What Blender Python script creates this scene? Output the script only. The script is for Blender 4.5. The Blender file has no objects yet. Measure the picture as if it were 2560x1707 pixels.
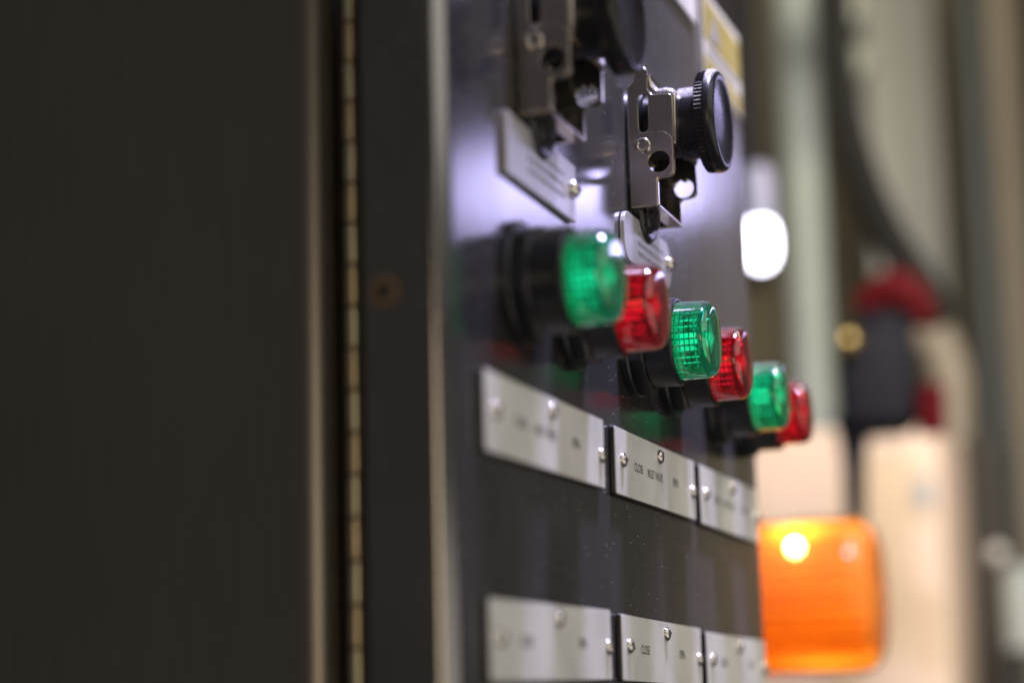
import bpy, bmesh, math, random
from mathutils import Vector, Matrix
random.seed(7)
sc = bpy.context.scene
COL = sc.collection

# ------------------------------------------------------------------ camera
CAM = Vector((0.25, 0.0, 0.0))
RIGHT = Vector((0.95189964, 0.30537431, -0.02517148))
UP = Vector((0.07568514, -0.15472616, 0.9850541))
FWD = Vector((-0.29691553, 0.93957775, 0.17039608))
cd = bpy.data.cameras.new("camera")
cam = bpy.data.objects.new("camera", cd)
COL.objects.link(cam)
cd.sensor_width = 36.0
cd.lens = 5330.0 / 2560.0 * 36.0
cd.clip_start = 0.01
cd.clip_end = 50.0
cam.matrix_world = Matrix(((RIGHT.x, UP.x, -FWD.x, CAM.x), (RIGHT.y, UP.y, -FWD.y, CAM.y),
                           (RIGHT.z, UP.z, -FWD.z, CAM.z), (0, 0, 0, 1)))
cd.dof.use_dof = True
cd.dof.focus_distance = 1.016
cd.dof.aperture_fstop = 3.0
cd.dof.aperture_blades = 0
sc.camera = cam

# ------------------------------------------------------------------ world, render, exposure
w = bpy.data.worlds.new("World")
sc.world = w
w.use_nodes = True
w.node_tree.nodes["Background"].inputs[0].default_value = (0.058, 0.053, 0.049, 1)
w.node_tree.nodes["Background"].inputs[1].default_value = 1.0
sc.render.engine = 'CYCLES'
sc.cycles.use_denoising = True
sc.cycles.max_bounces = 12
sc.cycles.transparent_max_bounces = 16
sc.cycles.sample_clamp_indirect = 6.0
sc.cycles.use_adaptive_sampling = False
sc.view_settings.view_transform = 'Standard'
sc.view_settings.look = 'None'
sc.view_settings.gamma = 1.0
sc.view_settings.exposure = 0.0
sc.view_settings.use_curve_mapping = False


def area(name, loc, target, sx, sy, power, color):
    d = bpy.data.lights.new(name, 'AREA')
    d.shape = 'RECTANGLE'
    d.size, d.size_y, d.energy, d.color = sx, sy, power, color
    o = bpy.data.objects.new(name, d)
    COL.objects.link(o)
    o.location = loc
    o.rotation_euler = (Vector(target) - Vector(loc)).to_track_quat('-Z', 'Y').to_euler()
    return o


LILAC = (0.64, 0.60, 1.0)
# cold tube over the front of the cabinet, cold lamp far down the aisle, warm hall light, light over the far equipment
area("tube_light", (0.20, 1.06, 1.15), (0.02, 0.98, 0.2), 0.12, 0.10, 27.0, LILAC)
area("aisle_light", (0.62, 3.05, 0.79), (0.0, 0.95, 0.24), 0.62, 0.11, 1.25, (0.58, 0.54, 1.0))
area("hall_light_high", (1.75, 0.40, 1.50), (0.0, 0.75, 0.20), 3.6, 1.7, 20.0, (1.0, 0.965, 0.90))
area("hall_light_low", (1.75, 0.40, -0.45), (0.0, 0.75, 0.10), 3.6, 1.4, 13.0, (1.0, 0.945, 0.86))
area("rear_light", (0.66, -1.10, 0.12), (-0.05, 0.78, 0.15), 0.40, 0.72, 3.4, (1.0, 0.80, 0.55))  # added behind the camera to light the recessed hinge
area("equipment_light", (0.50, 1.50, 1.10), (0.25, 3.4, 0.15), 0.8, 0.8, 32.0, (1.0, 0.91, 0.76))

# ------------------------------------------------------------------ materials
def new_mat(name):
    m = bpy.data.materials.new(name)
    m.use_nodes = True
    return m, m.node_tree.nodes, m.node_tree.links, m.node_tree.nodes["Principled BSDF"]


def plain(name, col, rough=0.4, metal=0.0, spec=0.5, noise=0.0, nscale=60.0, coat=0.0, dust_light=0.0, dlo=0.55, dhi=0.98):
    m, n, l, b = new_mat(name)
    b.inputs["Base Color"].default_value = (*col, 1)
    b.inputs["Roughness"].default_value = rough
    b.inputs["Metallic"].default_value = metal
    b.inputs["Specular IOR Level"].default_value = spec
    b.inputs["Coat Weight"].default_value = coat
    if noise > 0:
        tc = n.new("ShaderNodeTexCoord")
        t = n.new("ShaderNodeTexNoise")
        t.inputs["Scale"].default_value = nscale
        t.inputs["Detail"].default_value = 6
        l.new(tc.outputs["Object"], t.inputs["Vector"])
        r = n.new("ShaderNodeMapRange")
        r.inputs["To Min"].default_value = max(rough - noise, 0.02)
        r.inputs["To Max"].default_value = min(rough + noise, 1.0)
        l.new(t.outputs["Fac"], r.inputs["Value"])
        l.new(r.outputs["Result"], b.inputs["Roughness"])
        mx = n.new("ShaderNodeMix")
        mx.data_type = 'RGBA'
        mx.inputs[6].default_value = (*[c * 0.72 for c in col], 1)
        mx.inputs[7].default_value = (*[min(c * 1.18, 1) for c in col], 1)
        l.new(t.outputs["Fac"], mx.inputs[0])
        l.new(mx.outputs[2], b.inputs["Base Color"])
    if dust_light > 0:
        dust_and_top_light(n, l, b.outputs[0], n["Material Output"].inputs["Surface"], dust_light, 700.0, dlo, dhi)
    return m


def dust_and_top_light(n, l, src, dst, amount, scale=700.0, lo=0.55, hi=0.98):
    """fine dust and overhead light, painted pale on what faces upwards"""
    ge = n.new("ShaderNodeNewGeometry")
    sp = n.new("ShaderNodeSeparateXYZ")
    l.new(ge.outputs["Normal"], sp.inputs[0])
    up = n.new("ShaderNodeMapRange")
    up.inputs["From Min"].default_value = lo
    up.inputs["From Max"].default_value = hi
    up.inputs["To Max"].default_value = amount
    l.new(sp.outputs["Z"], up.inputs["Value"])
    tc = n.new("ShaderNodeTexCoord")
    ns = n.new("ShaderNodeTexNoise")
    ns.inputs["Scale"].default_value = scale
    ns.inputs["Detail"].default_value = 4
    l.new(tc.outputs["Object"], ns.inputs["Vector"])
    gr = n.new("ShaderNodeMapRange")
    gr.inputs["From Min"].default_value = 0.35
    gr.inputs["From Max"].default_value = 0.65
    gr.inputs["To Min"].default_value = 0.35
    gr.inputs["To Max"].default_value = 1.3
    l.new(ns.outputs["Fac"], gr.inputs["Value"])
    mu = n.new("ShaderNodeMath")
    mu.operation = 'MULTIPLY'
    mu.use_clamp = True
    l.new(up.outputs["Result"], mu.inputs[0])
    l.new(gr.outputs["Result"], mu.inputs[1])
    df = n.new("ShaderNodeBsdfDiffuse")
    df.inputs["Color"].default_value = (0.62, 0.60, 0.58, 1)  # pale tone: overhead light painted on knobs and guards, dust on lenses
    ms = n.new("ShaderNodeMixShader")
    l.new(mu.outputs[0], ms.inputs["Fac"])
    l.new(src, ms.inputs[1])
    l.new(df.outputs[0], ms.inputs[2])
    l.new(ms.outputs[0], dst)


def brushed(name, col, rough, streak=(90, 90, 2.0), dust=0.0, bump=0.02, var=0.10, film=0.03, sheen=0.0, top_light=0.0, smear=16.0):
    """brushed stainless sheet: streaks along Z, cloudy smears and a sprinkle of dust"""
    m, n, l, b = new_mat(name)
    b.inputs["Metallic"].default_value = 1.0
    b.inputs["Sheen Weight"].default_value = sheen
    b.inputs["Sheen Roughness"].default_value = 0.45
    tc = n.new("ShaderNodeTexCoord")
    mp = n.new("ShaderNodeMapping")
    mp.inputs["Scale"].default_value = streak
    l.new(tc.outputs["Object"], mp.inputs["Vector"])
    s = n.new("ShaderNodeTexNoise")
    s.inputs["Scale"].default_value = 12
    s.inputs["Detail"].default_value = 5
    l.new(mp.outputs["Vector"], s.inputs["Vector"])
    c = n.new("ShaderNodeTexNoise")
    c.inputs["Scale"].default_value = smear
    c.inputs["Detail"].default_value = 4
    l.new(tc.outputs["Object"], c.inputs["Vector"])
    add = n.new("ShaderNodeMath")
    add.operation = 'ADD'
    l.new(s.outputs["Fac"], add.inputs[0])
    l.new(c.outputs["Fac"], add.inputs[1])
    r = n.new("ShaderNodeMapRange")
    r.inputs["From Min"].default_value = 0.6
    r.inputs["From Max"].default_value = 1.4
    r.inputs["To Min"].default_value = rough - var
    r.inputs["To Max"].default_value = rough + var
    l.new(add.outputs[0], r.inputs["Value"])
    l.new(r.outputs["Result"], b.inputs["Roughness"])
    mx = n.new("ShaderNodeMix")
    mx.data_type = 'RGBA'
    mx.inputs[6].default_value = (*[v * 0.82 for v in col], 1)
    mx.inputs[7].default_value = (*[min(v * 1.12, 1) for v in col], 1)
    l.new(s.outputs["Fac"], mx.inputs[0])
    l.new(mx.outputs[2], b.inputs["Base Color"])
    if bump:
        bp = n.new("ShaderNodeBump")
        bp.inputs["Strength"].default_value = bump
        bp.inputs["Distance"].default_value = 0.0004
        l.new(s.outputs["Fac"], bp.inputs["Height"])
        l.new(bp.outputs["Normal"], b.inputs["Normal"])
    out = b.outputs[0]
    if film > 0:                               # greasy matt film left on the sheet
        fd = n.new("ShaderNodeBsdfDiffuse")
        fd.inputs["Color"].default_value = (0.42, 0.40, 0.385, 1)
        fm = n.new("ShaderNodeMapRange")
        fm.inputs["From Min"].default_value = 0.3
        fm.inputs["From Max"].default_value = 0.7
        fm.inputs["To Min"].default_value = film * 0.2
        fm.inputs["To Max"].default_value = film * 1.8
        l.new(c.outputs["Fac"], fm.inputs["Value"])
        f2 = n.new("ShaderNodeMixShader")
        l.new(fm.outputs["Result"], f2.inputs["Fac"])
        l.new(b.outputs[0], f2.inputs[1])
        l.new(fd.outputs[0], f2.inputs[2])
        out = f2.outputs[0]
        l.new(out, n["Material Output"].inputs["Surface"])
    if top_light > 0:
        dust_and_top_light(n, l, out, n["Material Output"].inputs["Surface"], top_light, 700.0, 0.15, 0.6)
    if dust > 0:
        v = n.new("ShaderNodeTexVoronoi")
        v.inputs["Scale"].default_value = 640
        l.new(tc.outputs["Object"], v.inputs["Vector"])
        hs = n.new("ShaderNodeSeparateColor")
        l.new(v.outputs["Color"], hs.inputs["Color"])
        sz = n.new("ShaderNodeMapRange")      # only some cells carry a speck
        sz.inputs["From Min"].default_value = 1.0 - dust
        sz.inputs["From Max"].default_value = 1.0
        sz.inputs["To Min"].default_value = 0.0
        sz.inputs["To Max"].default_value = 0.20
        l.new(hs.outputs["Red"], sz.inputs["Value"])
        lt = n.new("ShaderNodeMath")
        lt.operation = 'LESS_THAN'
        l.new(v.outputs["Distance"], lt.inputs[0])
        l.new(sz.outputs["Result"], lt.inputs[1])
        d = n.new("ShaderNodeBsdfDiffuse")
        d.inputs["Color"].default_value = (0.75, 0.74, 0.70, 1)
        ms = n.new("ShaderNodeMixShader")
        l.new(lt.outputs[0], ms.inputs["Fac"])
        l.new(out, ms.inputs[1])
        l.new(d.outputs[0], ms.inputs[2])
        l.new(ms.outputs[0], n["Material Output"].inputs["Surface"])
    return m


def lens_shell(name, tint, rough=0.06, dust=0.05, ior=1.3, dcol=None):
    """thin tinted plastic wall: tinted see-through with a fresnel gloss and some dust"""
    m, n, l, b = new_mat(name)
    n.remove(b)
    tr = n.new("ShaderNodeBsdfTransparent")
    tr.inputs["Color"].default_value = (*tint, 1)
    g = n.new("ShaderNodeBsdfGlossy")
    g.inputs["Roughness"].default_value = rough
    g.inputs["Color"].default_value = (1, 1, 1, 1)
    fr = n.new("ShaderNodeFresnel")
    fr.inputs["IOR"].default_value = ior
    df = n.new("ShaderNodeBsdfDiffuse")
    df.inputs["Color"].default_value = (*(dcol or [0.25 + 0.6 * t for t in tint]), 1)
    tc = n.new("ShaderNodeTexCoord")
    ns = n.new("ShaderNodeTexNoise")
    ns.inputs["Scale"].default_value = 900
    ns.inputs["Detail"].default_value = 3
    l.new(tc.outputs["Object"], ns.inputs["Vector"])
    rp = n.new("ShaderNodeMapRange")
    rp.inputs["From Min"].default_value = 0.45
    rp.inputs["From Max"].default_value = 0.75
    rp.inputs["To Min"].default_value = dust * 0.6
    rp.inputs["To Max"].default_value = dust * 3
    l.new(ns.outputs["Fac"], rp.inputs["Value"])
    m1 = n.new("ShaderNodeMixShader")
    l.new(rp.outputs["Result"], m1.inputs["Fac"])
    l.new(tr.outputs[0], m1.inputs[1])
    l.new(df.outputs[0], m1.inputs[2])
    m2 = n.new("ShaderNodeMixShader")
    l.new(fr.outputs[0], m2.inputs["Fac"])
    l.new(m1.outputs[0], m2.inputs[1])
    l.new(g.outputs[0], m2.inputs[2])
    l.new(m2.outputs[0], n["Material Output"].inputs["Surface"])
    return m


def diffuser_mat(name, col, rough=0.15, trans=0.5, glow=0.0, glowcol=None):
    """moulded coloured diffuser: scatters, lets light through and glints on its facets"""
    m, n, l, b = new_mat(name)
    b.inputs["Base Color"].default_value = (*col, 1)
    b.inputs["Roughness"].default_value = rough
    b.inputs["IOR"].default_value = 1.5
    if glow:
        b.inputs["Emission Color"].default_value = (*(glowcol or col), 1)
        b.inputs["Emission Strength"].default_value = glow
    t = n.new("ShaderNodeBsdfTranslucent")
    t.inputs["Color"].default_value = (*col, 1)
    ms = n.new("ShaderNodeMixShader")
    ms.inputs["Fac"].default_value = trans
    l.new(b.outputs[0], ms.inputs[1])
    l.new(t.outputs[0], ms.inputs[2])
    l.new(ms.outputs[0], n["Material Output"].inputs["Surface"])
    return m


def glass_plastic(name, col, rough=0.10):
    """clear coloured plastic, with dust on its upper side"""
    m, n, l, b = new_mat(name)
    b.inputs["Base Color"].default_value = (*col, 1)
    b.inputs["Roughness"].default_value = rough
    b.inputs["IOR"].default_value = 1.49
    b.inputs["Transmission Weight"].default_value = 1.0
    b.inputs["Coat Weight"].default_value = 1.0
    b.inputs["Coat Roughness"].default_value = 0.04
    tl = n.new("ShaderNodeBsdfTranslucent")      # slightly milky plastic
    tl.inputs["Color"].default_value = (*col, 1)
    mk = n.new("ShaderNodeMixShader")
    mk.inputs["Fac"].default_value = 0.03
    l.new(b.outputs[0], mk.inputs[1])
    l.new(tl.outputs[0], mk.inputs[2])
    dust_and_top_light(n, l, mk.outputs[0], n["Material Output"].inputs["Surface"], 0.16, 1100.0)
    return m


def emit(name, col, strength):
    m, n, l, b = new_mat(name)
    b.inputs["Base Color"].default_value = (0.8, 0.8, 0.8, 1)
    b.inputs["Emission Color"].default_value = (*col, 1)
    b.inputs["Emission Strength"].default_value = strength
    return m


M = {
    'door': brushed("brushed_door_steel", (0.29, 0.28, 0.272), 0.165, var=0.05, dust=0.03, film=0.02, sheen=0.035),
    'body': brushed("brushed_body_steel", (0.27, 0.255, 0.235), 0.36, film=0.022, var=0.02, bump=0.0, smear=5.0),
    'hinge_a': plain("hinge_metal", (0.98, 0.86, 0.62), 0.38, 1.0, noise=0.08),
    'hinge_b': plain("warm_hinge_metal", (0.98, 0.74, 0.50), 0.38, 1.0, noise=0.08),
    'zinc': brushed("zinc_plated_steel", (0.50, 0.455, 0.39), 0.17, streak=(9, 9, 9), top_light=0.8, var=0.04),  # upper faces painted pale for the overhead light
    'screw': plain("screw_steel", (0.70, 0.66, 0.60), 0.20, 1.0, noise=0.06),
    'rust': plain("rusty_screw", (0.17, 0.105, 0.055), 0.7),
    'recess': plain("dark_recess", (0.03, 0.022, 0.015), 0.6),
    'black': plain("black_plastic", (0.010, 0.010, 0.012), 0.34, noise=0.10, nscale=140, dust_light=0.12),
    'knob': plain("black_knob", (0.014, 0.013, 0.015), 0.28, noise=0.06, nscale=140, dust_light=0.75, dlo=0.50, dhi=0.70),  # top of the knob painted pale for the overhead light
    'plate': plain("engraved_plate", (0.80, 0.79, 0.745), 0.30, noise=0.06, nscale=30),
    'legend': plain("legend_plate", (0.52, 0.50, 0.53), 0.30, 0.15, noise=0.05, nscale=30),
    'ink': plain("black_ink", (0.012, 0.012, 0.013), 0.5),
    'faint': plain("worn_grey_ink", (0.27, 0.26, 0.27), 0.5),
    'green_glass': glass_plastic("green_lens", (0.006, 0.92, 0.47)),
    'red_glass': glass_plastic("red_lens", (0.92, 0.006, 0.036)),
    'reflector': plain("white_reflector", (0.85, 0.85, 0.83), 0.35),
    'amber_shell': lens_shell("amber_lens_plastic", (1.0, 0.80, 0.32), 0.16, 0.08, dcol=(1.0, 0.60, 0.20)),
    'amber_in': diffuser_mat("amber_diffuser", (1.0, 0.40, 0.03), 0.4, 0.5, 0.22, (1.0, 0.38, 0.03)),
    'amber_rib': lens_shell("amber_insert_plastic", (1.0, 0.66, 0.14), 0.5, 0.22, dcol=(1.0, 0.42, 0.03)),
    'bulb': emit("cold_bulb", (0.86, 0.84, 1.0), 9.0),
    'pilot_bulb': emit("pilot_bulb", (1.0, 0.95, 0.85), 0.9),
    'amber_glint': emit("amber_glint_glow", (1.0, 0.85, 0.60), 30.0),  # glow for the painted highlight on the amber lens
    'socket': plain("lamp_socket", (0.22, 0.22, 0.29), 0.5),
    'yellow': plain("yellow_sticker", (0.38, 0.31, 0.07), 0.4, noise=0.05),
    'sticker_white': plain("sticker_white", (0.62, 0.60, 0.52), 0.45),
    'sticker_grey': plain("sticker_print", (0.28, 0.27, 0.30), 0.5),
    'wall': plain("olive_wall", (0.28, 0.245, 0.16), 0.8, noise=0.05, nscale=3),
    'board': plain("grey_board", (0.50, 0.50, 0.45), 0.6, noise=0.05, nscale=4),
    'pale_pipe': plain("pale_green_paint", (0.43, 0.48, 0.43), 0.45, noise=0.05, nscale=8),
    'dark_col': plain("dark_column_paint", (0.040, 0.036, 0.044), 0.6, noise=0.05, nscale=8),
    'dark_pipe': plain("dark_pipe_paint", (0.055, 0.062, 0.055), 0.5, noise=0.05, nscale=8),
    'tan_pipe': plain("tan_pipe_paint", (0.26, 0.22, 0.16), 0.6, noise=0.05, nscale=8),
    'brown': plain("brown_paint", (0.045, 0.036, 0.022), 0.7, noise=0.05, nscale=6),
    'fitting': plain("conduit_fitting_paint", (0.30, 0.32, 0.25), 0.5, noise=0.05, nscale=10),
    'hose': plain("black_hose_rubber", (0.013, 0.0125, 0.010), 0.75, spec=0.15, noise=0.05, nscale=20),
    'valve_body': plain("dark_grey_casting", (0.013, 0.0135, 0.017), 0.75, spec=0.15, noise=0.05, nscale=20),
    'valve_red': plain("dark_red_paint", (0.075, 0.001, 0.002), 0.75, spec=0.15, noise=0.05, nscale=20),
    'brass': plain("brass", (0.34, 0.25, 0.09), 0.35, 1.0, noise=0.05),
    'beige': plain("beige_paint", (0.40, 0.34, 0.25), 0.6, noise=0.05, nscale=8),
    'peach': plain("peach_paint", (0.90, 0.66, 0.485), 0.6, noise=0.04, nscale=6),
    'blue_grey': plain("blue_grey_sticker", (0.50, 0.52, 0.54), 0.6),
}

# ------------------------------------------------------------------ helpers
def link(name, me, mat, parent=None, smooth=True, loc=None):
    if mat is not None and not me.materials:
        me.materials.append(mat)
    o = bpy.data.objects.new(name, me)
    COL.objects.link(o)
    if parent is not None:
        o.parent = parent
    if loc is not None:
        o.location = loc
    return o


def shade(me, angle=32):
    for p in me.polygons:
        p.use_smooth = True
    try:
        me.set_sharp_from_angle(angle=math.radians(angle))
    except Exception:
        pass
    return me


def mesh(name, verts, faces, angle=32):
    me = bpy.data.meshes.new(name)
    me.from_pydata(verts, [], faces)
    me.validate()
    bm = bmesh.new()
    bm.from_mesh(me)
    bmesh.ops.remove_doubles(bm, verts=bm.verts, dist=1e-7)
    bmesh.ops.recalc_face_normals(bm, faces=bm.faces)
    bm.to_mesh(me)
    bm.free()
    return shade(me, angle)


def thing(name, label, cat, loc=(0, 0, 0), group=None):
    o = bpy.data.objects.new(name, None)
    COL.objects.link(o)
    o.empty_display_size = 0.01
    o.location = loc
    tag(o, label, cat, group)
    return o


def tag(o, label, cat, group=None):
    o["label"] = label
    o["category"] = cat
    if group:
        o["group"] = group
    return o


def lathe(name, prof, n=48, rfun=None, axis='X', closed=True):
    """prof: (along, radius); spun about local X (or Z)"""
    vs, fs = [], []
    for (a, r) in prof:
        for k in range(n):
            t = 2 * math.pi * k / n
            rr = r * (rfun(a, r, k, n) if rfun else 1.0)
            y, z = rr * math.cos(t), rr * math.sin(t)
            vs.append((a, y, z) if axis == 'X' else (y, z, a))
    for i in range(len(prof) - 1):
        for k in range(n):
            k2 = (k + 1) % n
            fs.append((i * n + k, i * n + k2, (i + 1) * n + k2, (i + 1) * n + k))
    if closed:
        if prof[0][1] > 1e-9:
            fs.append(tuple(range(n - 1, -1, -1)))
        if prof[-1][1] > 1e-9:
            b = (len(prof) - 1) * n
            fs.append(tuple(range(b, b + n)))
    return mesh(name, vs, fs)


def fillet(x0, r0, x1, r1, rad, seg=6):
    """quarter-round from (x0, r0) outer side to the face at x1: returns profile points"""
    pts = []
    for i in range(seg + 1):
        a = math.pi / 2 * i / seg
        pts.append((x1 - rad + rad * math.sin(a), r0 - rad + rad * math.cos(a)))
    return pts


PANEL = Matrix(((0, 0, 1, 0), (1, 0, 0, 0), (0, 1, 0, 0), (0, 0, 0, 1)))   # local x->Y, y->Z, z->X
SIDE = Matrix(((1, 0, 0, 0), (0, 0, -1, 0), (0, 1, 0, 0), (0, 0, 0, 1)))   # local x->X, y->Z, z->-Y


def flat(name, outline, holes, thick, bevel, M4, res=2):
    """a sheet cut to an outline with holes, rounded edges, lying from 0 to thick along local z"""
    cu = bpy.data.curves.new(name, 'CURVE')
    cu.dimensions = '2D'
    cu.fill_mode = 'BOTH'
    cu.extrude = thick / 2 - bevel
    cu.bevel_depth = bevel
    cu.bevel_resolution = res
    cu.offset = -bevel
    for loop in [outline] + holes:
        s = cu.splines.new('POLY')
        s.points.add(len(loop) - 1)
        for p, q in zip(s.points, loop):
            p.co = (q[0], q[1], 0, 1)
        s.use_cyclic_u = True
    o = bpy.data.objects.new(name, cu)
    COL.objects.link(o)
    bpy.context.view_layer.update()
    me = bpy.data.meshes.new_from_object(o.evaluated_get(bpy.context.evaluated_depsgraph_get()))
    bpy.data.objects.remove(o)
    bpy.data.curves.remove(cu)
    me.materials.clear()
    me.transform(M4 @ Matrix.Translation((0, 0, thick / 2)))
    return shade(me, 12)


def circle(cx, cy, r, n=28):
    return [(cx + r * math.cos(2 * math.pi * k / n), cy + r * math.sin(2 * math.pi * k / n)) for k in range(n)]


def rrect(x0, y0, x1, y1, r, seg=5):
    pts = []
    for cx, cy, a0 in ((x1 - r, y0 + r, -90), (x1 - r, y1 - r, 0), (x0 + r, y1 - r, 90), (x0 + r, y0 + r, 180)):
        for i in range(seg + 1):
            a = math.radians(a0 + 90 * i / seg)
            pts.append((cx + r * math.cos(a), cy + r * math.sin(a)))
    return pts


def box(name, x0, x1, y0, y1, z0, z1, bev=0.0, seg=2):
    bm = bmesh.new()
    bmesh.ops.create_cube(bm, size=1.0)
    bmesh.ops.scale(bm, vec=(x1 - x0, y1 - y0, z1 - z0), verts=bm.verts)
    bmesh.ops.translate(bm, vec=((x0 + x1) / 2, (y0 + y1) / 2, (z0 + z1) / 2), verts=bm.verts)
    if bev:
        bmesh.ops.bevel(bm, geom=bm.edges[:], offset=bev, segments=seg, profile=0.5, affect='EDGES')
    me = bpy.data.meshes.new(name)
    bm.to_mesh(me)
    bm.free()
    return shade(me, 20)


def prism_z(name, pts, z0, z1, closed=True):
    """an open or closed XY polyline swept from z0 to z1"""
    n = len(pts)
    vs = [(x, y, z0) for x, y in pts] + [(x, y, z1) for x, y in pts]
    fs = [(i, (i + 1) % n, n + (i + 1) % n, n + i) for i in range(n if closed else n - 1)]
    if closed:
        fs += [tuple(range(n - 1, -1, -1)), tuple(range(n, 2 * n))]
    return mesh(name, vs, fs, 50)


def tube(name, path, radii, n=20, sub=8):
    """smooth round tube through the points (Catmull-Rom)"""
    P = [Vector(p) for p in path]
    R = radii if isinstance(radii, (list, tuple)) else [radii] * len(P)
    pts, rs = [], []
    for i in range(len(P) - 1):
        p0, p1, p2, p3 = P[max(i - 1, 0)], P[i], P[i + 1], P[min(i + 2, len(P) - 1)]
        for k in range(sub):
            t = k / sub
            pts.append(0.5 * ((2 * p1) + (p2 - p0) * t + (2 * p0 - 5 * p1 + 4 * p2 - p3) * t * t + (3 * p1 - p0 - 3 * p2 + p3) * t ** 3))
            rs.append(R[i] + (R[i + 1] - R[i]) * t)
    pts.append(P[-1])
    rs.append(R[-1])
    vs, fs = [], []
    ref = Vector((0, 1, 0.01))
    for i, p in enumerate(pts):
        tg = (pts[min(i + 1, len(pts) - 1)] - pts[max(i - 1, 0)]).normalized()
        a = tg.cross(ref).normalized()
        b = tg.cross(a).normalized()
        for k in range(n):
            t = 2 * math.pi * k / n
            vs.append(tuple(p + (a * math.cos(t) + b * math.sin(t)) * rs[i]))
    for i in range(len(pts) - 1):
        for k in range(n):
            k2 = (k + 1) % n
            fs.append((i * n + k, i * n + k2, (i + 1) * n + k2, (i + 1) * n + k))
    fs += [tuple(range(n - 1, -1, -1)), tuple(range((len(pts) - 1) * n, len(pts) * n))]
    return mesh(name, vs, fs)


def text_mesh(name, body, width, height):
    """flat lettering, width x height, centred, facing +X, reading along +Y"""
    cu = bpy.data.curves.new(name, 'FONT')
    cu.body = body
    cu.size = 1.0
    cu.extrude = 0.0
    cu.offset = 0.012
    o = bpy.data.objects.new(name, cu)
    COL.objects.link(o)
    bpy.context.view_layer.update()
    me = bpy.data.meshes.new_from_object(o.evaluated_get(bpy.context.evaluated_depsgraph_get()))
    bpy.data.objects.remove(o)
    bpy.data.curves.remove(cu)
    xs = [v.co.x for v in me.vertices]
    ys = [v.co.y for v in me.vertices]
    cx, cy = (min(xs) + max(xs)) / 2, (min(ys) + max(ys)) / 2
    sx, sy = width / (max(xs) - min(xs)), height / (max(ys) - min(ys))
    for v in me.vertices:
        v.co = Vector(((v.co.x - cx) * sx, (v.co.y - cy) * sy, 0))
    me.materials.clear()
    me.transform(PANEL)
    return me


def at(px, py, Y):
    """the point at depth Y seen in the direction of a 2352-wide photograph coordinate (for measuring the far equipment)"""
    s = 2560.0 / 2352.0
    d = FWD + RIGHT * ((px * s - 1280) / 5330.0) - UP * ((py * s - 853.5) / 5330.0)
    return CAM + d * (Y / d.y)


# ------------------------------------------------------------------ the cabinet: body, door, piano hinge
YD = 0.7147      # near face of the door flange and body side
cab = thing("control_cabinet", "brushed stainless steel control cabinet with hinged door carrying the lamps and nameplates", "cabinet", (0, 0, 0))
# body: side sheet facing the camera with a rounded front fold, set back behind the overhanging door flange
YB = 0.772
HX = at(806, 781, YB).x
BX = at(772, 781, YB).x
fold = []
R = 0.015
for i in range(11):
    a = math.pi / 2 * i / 10
    fold.append((BX - R + R * math.sin(a), YB + R - R * math.cos(a)))
body = [(-0.70, YB)] + fold + [(BX, 1.279), (-0.70, 1.279)]
link("body_shell", prism_z("body_shell", body, -0.45, 0.413), M['body'], cab)
# door: flange, rounded fold, front sheet, rounded far fold
R = 0.0075
d = []
for i in range(13):
    a = math.pi / 2 * i / 12
    d.append((-R + R * math.sin(a), YD + R - R * math.cos(a)))
R2 = 0.007
for i in range(9):
    a = math.pi / 2 * i / 8
    d.append((-R2 + R2 * math.cos(a), 1.284 - R2 + R2 * math.sin(a)))
door_pts = [(-0.0325, YD)] + d + [(-0.0325, 1.284)]
door = link("door", prism_z("door", door_pts, -0.40, 0.4165), M['door'], cab)
# flange screw: a countersunk ring with a dark centre
sc_ring = link("flange_screw", lathe("flange_screw", [(0.0, 0.0), (0.0, 0.0020), (-0.0004, 0.0042), (-0.0010, 0.0052), (0.0004, 0.0056)], 24), M['rust'], door)
sc_ring.rotation_euler = (0, 0, math.radians(-90))
sc_ring.location = (-0.0239, YD - 0.0004, 0.1518)
sc_hole = link("screw_recess", lathe("screw_recess", [(-0.001, 0.0032), (0.0009, 0.0032), (0.0012, 0.0026)], 20), M['recess'], door)
sc_hole.rotation_euler = (0, 0, math.radians(-90))
sc_hole.location = (-0.0239, YD - 0.0004, 0.1518)
# piano hinge: leaves tucked behind, one knuckle after the other
leaf = link("hinge", box("hinge", BX + 0.0002, -0.0327, YB + 0.006, YB + 0.009, -0.40, 0.41), M['recess'], cab)
kl = 0.0168
kn = lathe("knuckle", [(-kl / 2 + 0.0004, 0.0), (-kl / 2 + 0.0004, 0.0022), (-kl / 2 + 0.0010, 0.0029), (kl / 2 - 0.0010, 0.0029), (kl / 2 - 0.0004, 0.0022), (kl / 2 - 0.0004, 0.0)], 24, axis='Z')
kn2 = kn.copy()
kn.materials.append(M['hinge_a'])
kn2.materials.append(M['hinge_b'])
for i in range(-3, 22):
    k = link("knuckle", kn if i % 2 else kn2, None, leaf, loc=(HX + random.uniform(-0.00015, 0.00015), YB + 0.0035, kl * i))
    k.rotation_euler = (random.uniform(-0.012, 0.012), random.uniform(-0.012, 0.012), 0)

# ------------------------------------------------------------------ pilot lamps
NL = 48


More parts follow.
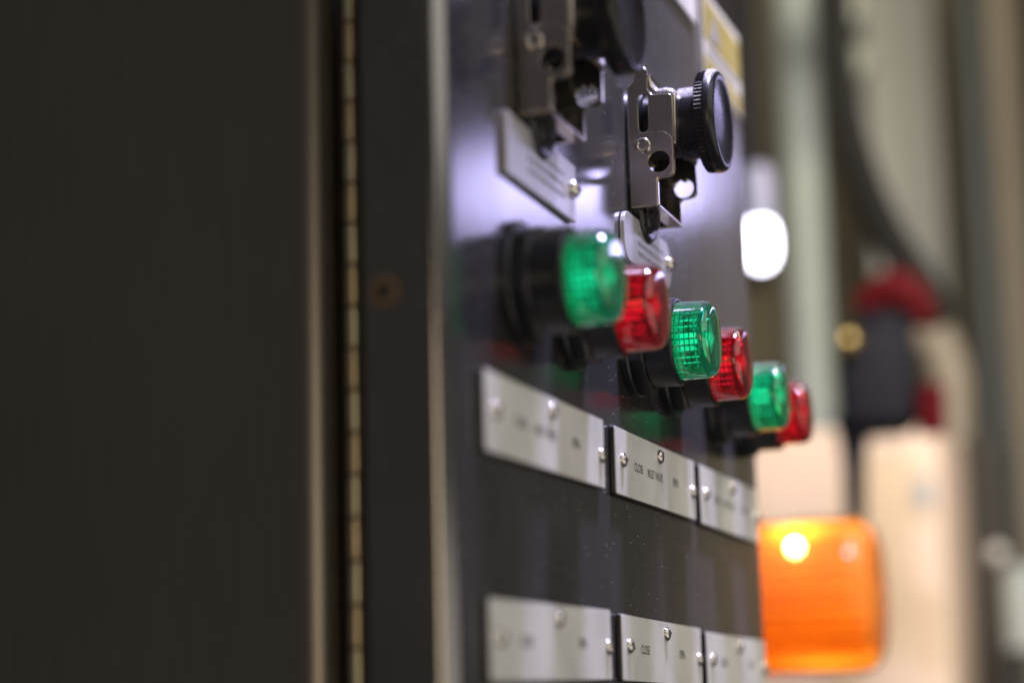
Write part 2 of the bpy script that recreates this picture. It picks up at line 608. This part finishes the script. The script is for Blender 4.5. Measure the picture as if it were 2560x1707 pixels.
def lens_mesh():
    """one moulded cap: smooth outside, prism cells and rings moulded on its inside"""
    cols, rows = 34, 6
    xi0, xi1, r = 0.0228, 0.0368, 0.0160
    outer = [(0.0228, 0.0188), (0.0250, 0.0188)] + fillet(0, 0.0184, 0.0415, 0, 0.0046, 8) + [(0.0418, 0.0110), (0.0420, 0.0055), (0.0421, 0.0)]
    n = cols * 2
    vs, fs = [], []
    for (a, rr) in outer:
        for k in range(n):
            t = 2 * math.pi * k / n
            vs.append((a, rr * math.cos(t), rr * math.sin(t)))
    for i in range(len(outer) - 1):
        for k in range(n):
            k2 = (k + 1) % n
            fs.append((i * n + k, i * n + k2, (i + 1) * n + k2, (i + 1) * n + k))
    inner = []
    for i in range(rows):                        # pillowed cells: groove, crest, groove
        xa, xb = xi0 + (xi1 - xi0) * i / rows, xi0 + (xi1 - xi0) * (i + 1) / rows
        dx = (xb - xa) * 0.12
        inner += [(xa, 0.0, True), (xa + dx, -0.0005, False), (xb - dx, -0.0005, False)]
    inner.append((xi1, 0.0, True))
    b = len(vs)
    n2 = cols * 4
    for (a, off, groove) in inner:
        for k in range(n2):
            ph = (k % 4)
            t = 2 * math.pi * ((k // 4) + (0.0, 0.14, 0.5, 0.86)[ph]) / cols
            rr = r if (groove or ph == 0) else r + off - (0.00018 if ph == 2 else 0.0)
            vs.append((a, rr * math.cos(t), rr * math.sin(t)))
    ring = [(xi1 + 0.0007, r - 0.0010)]
    for j in range(8):
        rr = r - 0.0022 - j * 0.0017
        ring += [(xi1 + 0.0010, rr + 0.0004), (xi1 + 0.0004, rr - 0.0007)]
    ring.append((xi1 + 0.0008, 0.0))
    for (a, rr) in ring:
        for k in range(n2):
            t = 2 * math.pi * ((k // 4) + (0.0, 0.14, 0.5, 0.86)[k % 4]) / cols
            vs.append((a, rr * math.cos(t), rr * math.sin(t)))
    m = len(inner) + len(ring)
    for i in range(m - 1):
        for k in range(n2):
            k2 = (k + 1) % n2
            fs.append((b + i * n2 + k, b + (i + 1) * n2 + k, b + (i + 1) * n2 + k2, b + i * n2 + k2))
    # rim between the outside and the inside at the foot
    for k in range(n):
        k2 = (k + 1) % n
        fs.append((k, b + (2 * k) % n2, b + (2 * k + 1) % n2, b + (2 * k + 2) % n2, k2))
    me = bpy.data.meshes.new("lens")
    me.from_pydata(vs, [], fs)
    bm = bmesh.new()
    bm.from_mesh(me)
    bmesh.ops.remove_doubles(bm, verts=bm.verts, dist=1e-7)
    bmesh.ops.recalc_face_normals(bm, faces=bm.faces)
    bm.to_mesh(me)
    bm.free()
    return shade(me, 18)


me_flange = lathe("flange", [(0.0, 0.0252), (0.0032, 0.0252), (0.0040, 0.0244), (0.0040, 0.020)], NL)
me_hex = lathe("hex_nut", [(0.0040, 0.0246), (0.0100, 0.0246), (0.0110, 0.0232), (0.0110, 0.019)], 6)
me_barrel = lathe("barrel", [(0.0108, 0.0206), (0.0112, 0.0212), (0.0236, 0.0212), (0.0244, 0.0206), (0.0246, 0.0196), (0.0236, 0.0192), (0.0225, 0.0191), (0.0225, 0.0)], NL)
me_lens_g = lens_mesh()
me_lens_r = me_lens_g.copy()
me_refl = lathe("reflector", [(0.0226, 0.0157), (0.0232, 0.0157), (0.0242, 0.0120), (0.0242, 0.0050), (0.0242, 0.0)], 40)
me_bulb = lathe("bulb", [(0.0240, 0.0046), (0.0290, 0.0046), (0.0312, 0.0034), (0.0320, 0.0)], 24)
for me_, k_ in ((me_lens_g, 'green_glass'), (me_lens_r, 'red_glass'), (me_refl, 'reflector'), (me_bulb, 'pilot_bulb'), (me_flange, 'black'), (me_hex, 'black'), (me_barrel, 'black')):
    me_.materials.append(M[k_])
LAMPS = [  # Y, Z, colour, label
    (0.8000, 0.1678, 'g', "green pilot lamp nearest the hinge, largest and most blurred of the row"),
    (0.8746, 0.1688, 'r', "red pilot lamp partly hidden by the largest green lamp"),
    (0.9800, 0.1712, 'g', "green pilot lamp in sharp focus with gridded lens, middle of the row"),
    (1.0560, 0.1711, 'r', "red pilot lamp just behind the sharply focused green lamp"),
    (1.1600, 0.1680, 'g', "small blurred green pilot lamp farthest along the panel"),
    (1.2340, 0.1680, 'r', "smallest red pilot lamp at the far end of the row"),
]
for i, (y, z, c, lab) in enumerate(LAMPS):
    t = thing("pilot_lamp", lab, "lamp", (0.0002, y, z), "pilot lamps in a row on the cabinet door")
    link("flange", me_flange, None, t)
    h = link("hex_nut", me_hex, None, t)
    h.rotation_euler = (math.radians((17, 4, 27, 11, 40, 22)[i]), 0, 0)
    link("barrel", me_barrel, None, t)
    link("reflector", me_refl, None, t)
    link("bulb", me_bulb, None, t)
    ln = link("lens", me_lens_g if c == 'g' else me_lens_r, None, t)
    ln.rotation_euler = (0.7 * i, 0, 0)

# ------------------------------------------------------------------ nameplates with three screws each
me_screw = lathe("screw", [(0.0, 0.0036), (0.0006, 0.0036), (0.0016, 0.0031), (0.0023, 0.0020), (0.0025, 0.0011), (0.0019, 0.0009), (0.0018, 0.0)], 28)
me_screw.materials.append(M['screw'])
me_slot = box("slot", 0.0021, 0.00262, -0.0024, 0.0024, -0.00035, 0.00035)
me_slot.materials.append(M['recess'])
PL = [  # y0, y1, z bottom, z top, tilt deg, texts, label
    (0.7505, 0.9190, 0.0960, 0.1276, 0.25, ("CLOSE", "INLET VALVE", "OPEN"), "white nameplate under the largest green lamp, upper row, lettering blurred"),
    (0.9385, 1.1000, 0.0960, 0.1278, 0.0, ("CLOSE", "INLET VALVE", "OPEN"), "white nameplate reading close, inlet valve, open, sharpest of the upper row"),
    (1.1135, 1.2690, 0.0952, 0.1276, -0.1, ("CLOSE", "INLET VALVE", "OPEN"), "white nameplate of the upper row farthest along the panel, beside the amber lamp"),
    (0.7505, 0.9205, 0.0112, 0.0424, 0.6, ("CLOSE", None, "OPEN"), "white nameplate nearest the hinge, lower row, lettering blurred"),
    (0.9395, 1.0998, 0.0108, 0.0412, -0.7, ("CLOSE", None, "OPEN"), "white nameplate reading close and open, sharpest of the lower row"),
    (1.1135, 1.2720, 0.0072, 0.0382, -0.4, ("CLOSE", None, "OPEN"), "white nameplate of the lower row farthest along the panel"),
]
TXT = {}
for body_, wd in (("CLOSE", 0.0160), ("INLET VALVE", 0.0300), ("OPEN", 0.0118)):
    TXT[body_] = text_mesh("lettering", body_, wd, 0.0042)
    TXT[body_].materials.append(M['ink'])
for (y0, y1, z0, z1, tilt, texts, lab) in PL:
    y0, y1, z0, z1 = [v * 0.9943 for v in (y0, y1, z0, z1)]     # outlines were measured in the door plane, the face stands 2.7 mm proud
    wd, ht = y1 - y0, z1 - z0
    t = thing("nameplate", lab, "nameplate", (0.0003, (y0 + y1) / 2, (z0 + z1) / 2), "white nameplates screwed to the cabinet door")
    t.rotation_euler = (math.radians(tilt), 0, 0)
    pm = flat("plate", rrect(-wd / 2, -ht / 2, wd / 2, ht / 2, 0.0012), [], 0.0022, 0.0004, PANEL)
    link("core", pm, M['black'], t)
    link("face", flat("face", rrect(-wd / 2 + 0.0004, -ht / 2 + 0.0004, wd / 2 - 0.0004, ht / 2 - 0.0004, 0.0009), [], 0.0007, 0.00025, PANEL), M['plate'], t, loc=(0.0021, 0, 0))
    for (sy, sz) in ((-wd / 2 + 0.0115, 0.0008), (0.003, ht / 2 - 0.0062), (wd / 2 - 0.0062, -0.0012)):
        s = link("screw", me_screw, None, t, loc=(0.0027, sy, sz))
        s.rotation_euler = (random.uniform(0, 3), 0, 0)
        link("slot", me_slot, None, s)
    fr = (0.262, 0.47, 0.725)
    for f_, tx in zip(fr, texts):
        if tx:
            link("lettering", TXT[tx], None, t, loc=(0.00285, -wd / 2 + wd * (f_ - (0.008 if tx == "INLET VALVE" else 0)), 0.0 if tx != "INLET VALVE" else -0.0004))

# ------------------------------------------------------------------ guarded push-pull switches
Z0 = 0.2400   # bottom of the guard in panel height


def arc(cx, cy, r, a0, a1, n=5):
    return [(cx + r * math.cos(math.radians(a0 + (a1 - a0) * i / n)), cy + r * math.sin(math.radians(a0 + (a1 - a0) * i / n))) for i in range(n + 1)]


# guard side outline (X, height above Z0), counter-clockwise
OUT = ([(0.0006, 0.0), (0.0136, 0.0)] + arc(0.0136, 0.0010, 0.0010, -90, 0, 3) + [(0.0146, 0.0122)] + arc(0.0160, 0.0122, 0.0014, 180, 90, 3)
       + [(0.0205, 0.0142)] + arc(0.0205, 0.0168, 0.0026, -90, 0, 4) + [(0.0232, 0.0535)] + arc(0.0212, 0.0538, 0.0020, 0, 90, 4)
       + [(0.0160, 0.0562)] + arc(0.0150, 0.0602, 0.0042, -90, -170, 5) + [(0.0110, 0.0665)] + arc(0.0076, 0.0674, 0.0036, 0, 150, 7)
       + [(0.0040, 0.0640), (0.0012, 0.0615), (0.0006, 0.0600)])
SLOT = rrect(0.0058, 0.0376, 0.0109, 0.0572, 0.0024)
me_side = flat("side_plate", OUT, [SLOT, circle(0.0155, 0.0220, 0.0058)], 0.0021, 0.0003, SIDE)
HEART = [(0.0165 + 0.0050 * math.cos(a) * (1 - 0.10 * (math.sin(a) > 0.6)), 0.0195 + 0.0050 * math.sin(a) - (0.0016 if abs(a - 1.45) < 0.28 else 0)) for a in [2 * math.pi * k / 30 for k in range(30)]]
me_side_far = flat("side_plate", OUT, [SLOT, HEART], 0.0021, 0.0003, SIDE)
tab_out = ([(0.0008, 0.0006), (0.0138, 0.0006), (0.0142, 0.0012), (0.0142, 0.0130), (0.0150, 0.0142), (0.0205, 0.0148), (0.0226, 0.0170), (0.0226, 0.0310)]
           + arc(0.0166, 0.0310, 0.0060, 0, 90, 6) + [(0.0058, 0.0370), (0.0036, 0.0340), (0.0008, 0.0320)])
me_tab = flat("lock_tab", tab_out, [circle(0.0155, 0.0220, 0.0055)], 0.0007, 0.0002, SIDE)
me_rivet = lathe("rivet", [(0.0, 0.0040), (0.0006, 0.0040), (0.0012, 0.0034), (0.0013, 0.0026), (0.0009, 0.0020), (0.0009, 0.0)], 28)
me_rivet.transform(Matrix.Rotation(math.radians(-90), 4, 'Z'))
GW = 0.0480


def shell_mesh():
    """bent sheet joining the two sides: rounded near bend, then straight back"""
    prof = [(0.0112, 0.0672), (0.0110, 0.0655), (0.0111, 0.0610), (0.0126, 0.0576), (0.0155, 0.0562), (0.0190, 0.0561), (0.0214, 0.0558), (0.0228, 0.0548), (0.0232, 0.0530), (0.0232, 0.0420), (0.0232, 0.0330), (0.0226, 0.0312)]
    rad = [0.0008, 0.0010, 0.0022, 0.0040, 0.0046, 0.0046, 0.0042, 0.0026, 0.0012, 0.0009, 0.0009, 0.0009]
    nor = []
    for i in range(len(prof)):
        a, b = prof[max(i - 1, 0)], prof[min(i + 1, len(prof) - 1)]
        tx, tz = b[0] - a[0], b[1] - a[1]
        l_ = math.hypot(tx, tz)
        nor.append((-tz / l_, tx / l_))
    nor = [(-n_[0], -n_[1]) if (n_[0] + n_[1]) < 0 else n_ for n_ in nor]
    vs, fs = [], []
    m = len(prof)
    rows = []
    S = 7
    for j in range(S + 1):
        a = math.pi / 2 * j / S
        rows.append([(prof[i][0] + nor[i][0] * rad[i] * math.sin(a), 0.0002 + rad[i] * (1 - math.cos(a)), prof[i][1] + nor[i][1] * rad[i] * math.sin(a)) for i in range(m)])
    rows.append([(p[0], GW - 0.0012, p[2]) for p in rows[-1]])
    inner = [(prof[i][0] - nor[i][0] * 0.0010, GW - 0.0012, prof[i][1] - nor[i][1] * 0.0010) for i in range(m)]
    rows.append(inner)
    rows.append([(p[0], 0.0004, p[2]) for p in inner])
    for row in rows:
        vs += row
    K = len(rows)
    for j in range(K):
        j2 = (j + 1) % K
        for i in range(m - 1):
            fs.append((j * m + i, j * m + i + 1, j2 * m + i + 1, j2 * m + i))
    fs += [tuple(j * m for j in range(K)), tuple(j * m + m - 1 for j in range(K - 1, -1, -1))]
    return mesh("guard_shell", vs, fs, 45)


me_shell = shell_mesh()
me_lip = box("bottom_lip", 0.0072, 0.0146, 0.0004, GW - 0.0004, 0.0001, 0.0013, 0.0003)
me_bush = lathe("bushing", [(0.0, 0.0200), (0.0055, 0.0200), (0.0062, 0.0190), (0.0062, 0.0165), (0.0220, 0.0165)], 40)
KN = 72


def knurl(a, r, k, n):
    return 0.972 if (0.0335 < a < 0.0375 and r > 0.02 and k % 2) else 1.0


me_barrel_k = lathe("knob", [(0.0215, 0.0), (0.0215, 0.0172), (0.0225, 0.0180), (0.0318, 0.0180), (0.0322, 0.0184), (0.0328, 0.0240), (0.0336, 0.0255), (0.0374, 0.0257), (0.0380, 0.0260), (0.0402, 0.0260), (0.0420, 0.0252), (0.0430, 0.0238), (0.0432, 0.0222), (0.0424, 0.0200), (0.0410, 0.0150), (0.0404, 0.0080), (0.0403, 0.0)], KN * 2, rfun=knurl)
for me_, k_ in ((me_side, 'zinc'), (me_side_far, 'zinc'), (me_tab, 'zinc'), (me_rivet, 'zinc'), (me_shell, 'zinc'), (me_lip, 'zinc'), (me_bush, 'black'), (me_barrel_k, 'knob')):
    me_.materials.append(M[k_])
me_boot = lathe("boot", [(0.0, 0.0175), (0.0030, 0.0175), (0.0045, 0.0160), (0.0048, 0.0130), (0.0040, 0.0110), (0.0040, 0.0)], 40)
me_boot.materials.append(M['knob'])
me_gland = lathe("gland", [(0.0, 0.0085), (0.0045, 0.0085), (0.0055, 0.0070), (0.0075, 0.0070), (0.0080, 0.0060), (0.0080, 0.0)], 8)
me_gland.materials.append(M['knob'])
for (y, dz, lab) in ((0.8080, -0.0005, "black push-pull knob in zinc guard above the largest green lamp, cut off by the frame"),
                     (0.9885, 0.0, "black knurled push-pull knob in zinc guard, sharp, above the red and green lamps")):
    t = thing("guarded_switch", lab, "switch", (0.0004, y, Z0 + dz), "guarded push-pull switches on the cabinet door")
    link("side_plate", me_side, None, t)
    link("side_plate", me_side_far, None, t, loc=(0, GW, 0))
    link("lock_tab", me_tab, None, t, loc=(0, -0.0020, 0))
    link("rivet", me_rivet, None, t, loc=(0.0078, -0.0026, 0.0306))
    link("guard_shell", me_shell, None, t)
    link("bottom_lip", me_lip, None, t)
    link("bushing", me_bush, None, t, loc=(0, GW / 2, 0.0466))
    link("boot", me_boot, None, t, loc=(0, GW / 2 - 0.002, 0.0045))
    link("gland", me_gland, None, t, loc=(0.0015, GW / 2 - 0.008, -0.0010))
    link("knob", me_barrel_k, None, t, loc=(0, GW / 2, 0.0466))

# legend plates below the guards
for (y0, y1, z0, z1, rr, lab) in ((0.7868, 0.8860, 0.2110, 0.2370, 0.0006, "pale legend plate under the near switch guard, worn grey print"),
                                  (0.9700, 1.0640, 0.2125, 0.2370, 0.0090, "pale legend plate under the sharp switch guard, worn grey print")):
    y0, y1, z0, z1 = [v * 0.995 for v in (y0, y1, z0, z1)]
    wd, ht = y1 - y0, z1 - z0
    t = thing("legend_plate", lab, "nameplate", (0.0003, (y0 + y1) / 2, (z0 + z1) / 2), "legend plates under the switch guards")
    link("plate", flat("plate", rrect(-wd / 2, -ht / 2, wd / 2, ht / 2, rr), [], 0.0024, 0.0004, PANEL), M['legend'], t)
    s = link("screw", me_screw, None, t, loc=(0.0023, wd / 2 - 0.0065, 0.0010))
    s.scale = (1.5, 1.15, 1.15)
    link("slot", me_slot, None, s)
    vs, fs = [], []
    for row in range(3):
        yy = -wd * 0.22
        while yy < wd * 0.30:
            l_ = random.uniform(0.0018, 0.0042)
            zz = 0.0050 - row * 0.0050
            b = len(vs)
            vs += [(0.00246, yy, zz - 0.0012), (0.00246, yy + l_, zz - 0.0012), (0.00246, yy + l_, zz + 0.0012), (0.00246, yy, zz + 0.0012)]
            fs.append((b, b + 1, b + 2, b + 3))
            yy += l_ + random.uniform(0.0010, 0.0022)
    link("print", mesh("print", vs, fs), M['faint'], t)

# yellow warning sticker near the far edge, and the tip of a plate above the frame
t = thing("warning_sticker", "yellow and white warning sticker at the top far corner of the door", "sticker", (0.0004, 1.222, 0.388))
link("backing", flat("backing", rrect(-0.052, -0.027, 0.054, 0.026, 0.002), [], 0.0010, 0.0002, PANEL), M['sticker_white'], t)
link("yellow_field", flat("yellow_field", rrect(-0.050, -0.004, 0.052, 0.0205, 0.001), [], 0.0003, 0.00005, PANEL), M['yellow'], t, loc=(0.00105, 0, 0))
link("yellow_band", flat("yellow_band", rrect(-0.050, -0.025, 0.052, -0.0145, 0.001), [], 0.0003, 0.00005, PANEL), M['yellow'], t, loc=(0.00105, 0, 0))
link("printed_symbol", flat("printed_symbol", [(-0.012, -0.001), (0.012, -0.001), (0.0, 0.017)], [], 0.0002, 0.00003, PANEL), M['sticker_grey'], t, loc=(0.00142, -0.02, 0))
link("print_line", flat("print_line", rrect(-0.040, -0.011, 0.040, -0.007, 0.0005), [], 0.0002, 0.00003, PANEL), M['sticker_grey'], t, loc=(0.00105, 0, 0))
p = at(1508, 6, 1.0)
o = link("upper_plate", flat("upper_plate", rrect(1.070, 0.3835, 1.150, 0.412, 0.0015), [], 0.0018, 0.0004, PANEL), M['plate'], None, loc=(0.0004, 0, 0))
tag(o, "corner of a white plate at the top edge of the frame", "nameplate")

# ------------------------------------------------------------------ far equipment, out of focus
def px(n, d):
    return n * d / 4897.0


wall = link("wall", box("wall", -2.6, 0.55, 4.2, 4.3, -1.2, 2.6), M['wall'])
wall["kind"] = "structure"


def pipe(name, x, half, Y, y0, y1, mat, lab, cat):
    a, b = at(x, y0, Y), at(x, y1, Y)
    r_ = px(half, Y * 1.06)
    o = link(name, lathe(name, [(b.z, r_), (a.z, r_)], 28, axis='Z'), mat, loc=(a.x, Y, 0))
    return tag(o, lab, cat)


def column(name, x0, x1, Y, y0, y1, mat, lab, cat, depth=0.08):
    a, b = at(x0, y0, Y), at(x1, y1, Y)
    o = link(name, box(name, a.x, b.x, Y, Y + depth, b.z, a.z, 0.006), mat)
    return tag(o, lab, cat)


pipe("vertical_pipe", 1806, 46, 3.05, -300, 1750, M['pale_pipe'], "pale green vertical pipe just beyond the cabinet door", "pipe")
column("steel_column", 1560, 1748, 3.2, -300, 640, M['dark_col'], "dark steel column between the cabinet and the pale green pipe", "column")
column("switch_board", 1955, 2180, 3.6, -300, 760, M['board'], "grey board behind the black hose", "board")
pipe("dark_pipe", 2204, 30, 3.3, -300, 1750, M['dark_pipe'], "dark vertical pipe beside the grey board", "pipe")
pipe("tan_pipe", 2268, 30, 3.4, -300, 1750, M['tan_pipe'], "tan vertical pipe right of the dark pipe", "pipe")
column("brown_column", 2305, 2700, 3.5, -300, 1750, M['brown'], "dark brown column at the far right", "column")
column("brown_post", 2206, 2330, 3.0, 1010, 1750, M['brown'], "dark brown post right of the peach box", "post")
pipe("short_teal_pipe", 2345, 40, 2.8, 1300, 1490, M['pale_pipe'], "short pale teal pipe at the lower right edge", "pipe")
c = at(2290, 1272, 2.75)  # pale ball added in place of a shiny bolt's glint
kb = link("glint_ball", lathe("glint_ball", [(-0.012, 0.0)] + [(-0.012 * math.cos(math.pi * i / 10), 0.012 * math.sin(math.pi * i / 10)) for i in range(1, 10)] + [(0.012, 0.0)], 20), M['sticker_white'], loc=c)
tag(kb, "small pale round knob in front of the brown post", "knob")

# conduit fitting and hose
t = thing("conduit_fitting", "pale grey conduit fitting at the top of the hose", "fitting", at(1930, 60, 2.85))
b0 = t.location
a, b = at(1872, -80, 2.85), at(1986, 62, 2.85)
link("fitting_box", box("fitting_box", a.x - b0.x, b.x - b0.x, -0.03, 0.03, b.z - b0.z, a.z - b0.z, 0.012, 3), M['fitting'], t)
c = at(1958, 148, 2.85)
bs = link("boss", lathe("boss", [(-0.02, 0.026), (0.014, 0.026), (0.022, 0.018), (0.022, 0.0)], 24), M['fitting'], t, loc=c - b0)
bs.rotation_euler = (0, 0, math.radians(-90))
hs = [at(x, y, 2.5) for x, y in ((1915, -40), (1918, 80), (1930, 200), (1958, 330), (1998, 450), (2052, 560), (2112, 650), (2165, 740))]
o = link("hose", tube("hose", hs, px(40, 2.65)), M['hose'])
tag(o, "black hose curving down from the fitting to the red handle", "hose")

# valve with red handle in front of the peach box
VY = 2.3
o0 = at(2010, 1000, VY)
t = thing("valve", "blurred dark grey valve with red handle, red cap and brass fitting above the peach box", "valve", o0)


def vloc(x, y, dy=0.0):
    return at(x, y, VY + dy) - o0


a, b = vloc(1925, 770), vloc(2108, 995)
link("valve_housing", box("valve_housing", a.x, b.x, -0.045, 0.045, b.z, a.z, 0.022, 4), M['valve_body'], t)
hp = [vloc(x, y) for x, y in ((1968, 712), (2005, 690), (2060, 668), (2105, 700), (2128, 745))]
link("handle", tube("handle", hp, [px(24, VY * 1.06), px(38, VY * 1.06), px(50, VY * 1.06), px(40, VY * 1.06), px(22, VY * 1.06)]), M['valve_red'], t)
link("neck", tube("neck", [vloc(2040, 725), vloc(2030, 790)], px(62, VY * 1.06)), M['valve_body'], t)
link("cap", tube("cap", [vloc(2138, 885, -0.02), vloc(2142, 998, -0.02)], px(32, VY * 1.06)), M['valve_red'], t)
c = vloc(1945, 787, -0.05)
bf = link("brass_fitting", lathe("brass_fitting", [(-0.016, 0.0)] + [(-0.016 * math.cos(math.pi * i / 10), 0.016 * math.sin(math.pi * i / 10)) for i in range(1, 10)] + [(0.016, 0.0)], 20), M['brass'], t, loc=c)
link("outlet", tube("outlet", [vloc(1960, 960, -0.01), vloc(1962, 1060, -0.01), vloc(1966, 1250, -0.01)], [px(46, VY * 1.06), px(27, VY * 1.06), px(20, VY * 1.06)]), M['valve_body'], t)
bp = [at(x, y, 3.2) for x, y in ((2085, 745), (2140, 770), (2178, 850), (2186, 960), (2186, 1120))]
o = link("beige_conduit", tube("beige_conduit", bp, px(42, 3.4)), M['beige'])
tag(o, "beige bent conduit right of the grey valve", "conduit")

# peach box
a, b = at(1600, 1002, 2.6), at(2200, 1760, 2.6)
t = thing("equipment_box", "pale peach equipment box behind the amber lamp", "box", (0, 0, 0))
link("casing", box("casing", a.x, b.x, 2.6, 2.9, b.z, a.z, 0.012, 3), M['peach'], t)
a, b = at(2098, 1098, 2.596), at(2146, 1166, 2.596)
link("sticker", box("sticker", a.x, b.x, 2.5975, 2.5995, b.z, a.z), M['blue_grey'], t)

# amber lamp, axis along X, foot hidden behind the cabinet
AY = 1.66
ca, cb = at(1735, 1372, AY), at(2022, 1366, AY)
cz = (at(1880, 1186, AY).z + at(1880, 1552, AY).z) / 2
ar = (at(1880, 1186, AY).z - at(1880, 1552, AY).z) / 2 * 0.985
LEN = cb.x + 0.15
t = thing("amber_lamp", "large blurred amber signal lamp beside the far edge of the door", "lamp", (-0.15, AY, cz))


def flute(a, r, k, n):
    return 1.0 if k % 2 else 0.90


link("base", lathe("base", [(-0.03, ar * 1.05), (-0.002, ar * 1.05), (0.0, ar)], 40), M['black'], t)
link("lens", lathe("lens", [(0.0, ar)] + fillet(0, ar, LEN, 0, 0.018, 8) + [(LEN + 0.001, 0.0)], 64), M['amber_shell'], t)
link("ribbed_insert", lathe("ribbed_insert", [(0.0, ar * 0.93), (LEN - 0.016, ar * 0.92), (LEN - 0.006, ar * 0.82), (LEN - 0.006, 0.0)], 60, rfun=flute), M['amber_rib'], t)
link("mounting_post", box("mounting_post", -0.062, -0.031, -0.02, 0.02, -1.0, ar * 0.6, 0.003), M['dark_col'], t)
link("holder", lathe("holder", [(0.0, ar * 0.8), (0.03, ar * 0.75), (0.034, ar * 0.3), (0.034, 0.0)], 40), M['amber_in'], t)
c = at(1850, 1265, AY)
c.y = AY - math.sqrt(max((0.945 * ar) ** 2 - (c.z - cz) ** 2, 0))
bl = link("bulb", lathe("bulb", [(-0.005, 0.0)] + [(-0.005 * math.cos(math.pi * i / 10), 0.005 * math.sin(math.pi * i / 10)) for i in range(1, 10)] + [(0.005, 0.0)], 20), M['amber_glint'], t, loc=c - Vector((-0.15, AY, cz)))  # glowing bead stands in for the overhead tube's reflection on the lens

pl_ = bpy.data.lights.new("amber_fill_light", 'POINT')  # added point light, brightens the amber lens from inside
pl_.energy, pl_.color, pl_.shadow_soft_size = 0.16, (1.0, 0.78, 0.45), 0.022
po_ = bpy.data.objects.new("amber_fill_light", pl_)
COL.objects.link(po_)
po_.parent = t
po_.location = bl.location + Vector((-0.012, 0.035, -0.012))

# cold work lamp by the pipe: glowing globe under a frosted neck
LY = 2.15
c = at(1748, 560, LY)
t = thing("work_lamp", "glowing cold white lamp bulb seen past the door edge", "lamp", c)
g = px(34, LY * 1.06)
link("bulb", lathe("bulb", [(-g * 1.7, 0.0), (-g * 1.6, g * 0.45), (-g * 1.2, g * 0.85), (-g * 0.5, g), (g * 0.7, g), (g * 1.3, g * 0.8), (g * 1.5, g * 0.6)], 24, axis='Z'), M['bulb'], t)
link("socket", lathe("socket", [(g * 1.4, g * 1.0), (g * 4.6, g * 1.0), (g * 5.2, g * 0.7)], 24, axis='Z'), M['socket'], t)
link("cord", lathe("cord", [(g * 5.1, 0.003), (g * 5.1 + 0.9, 0.003)], 12, axis='Z'), M['hose'], t)
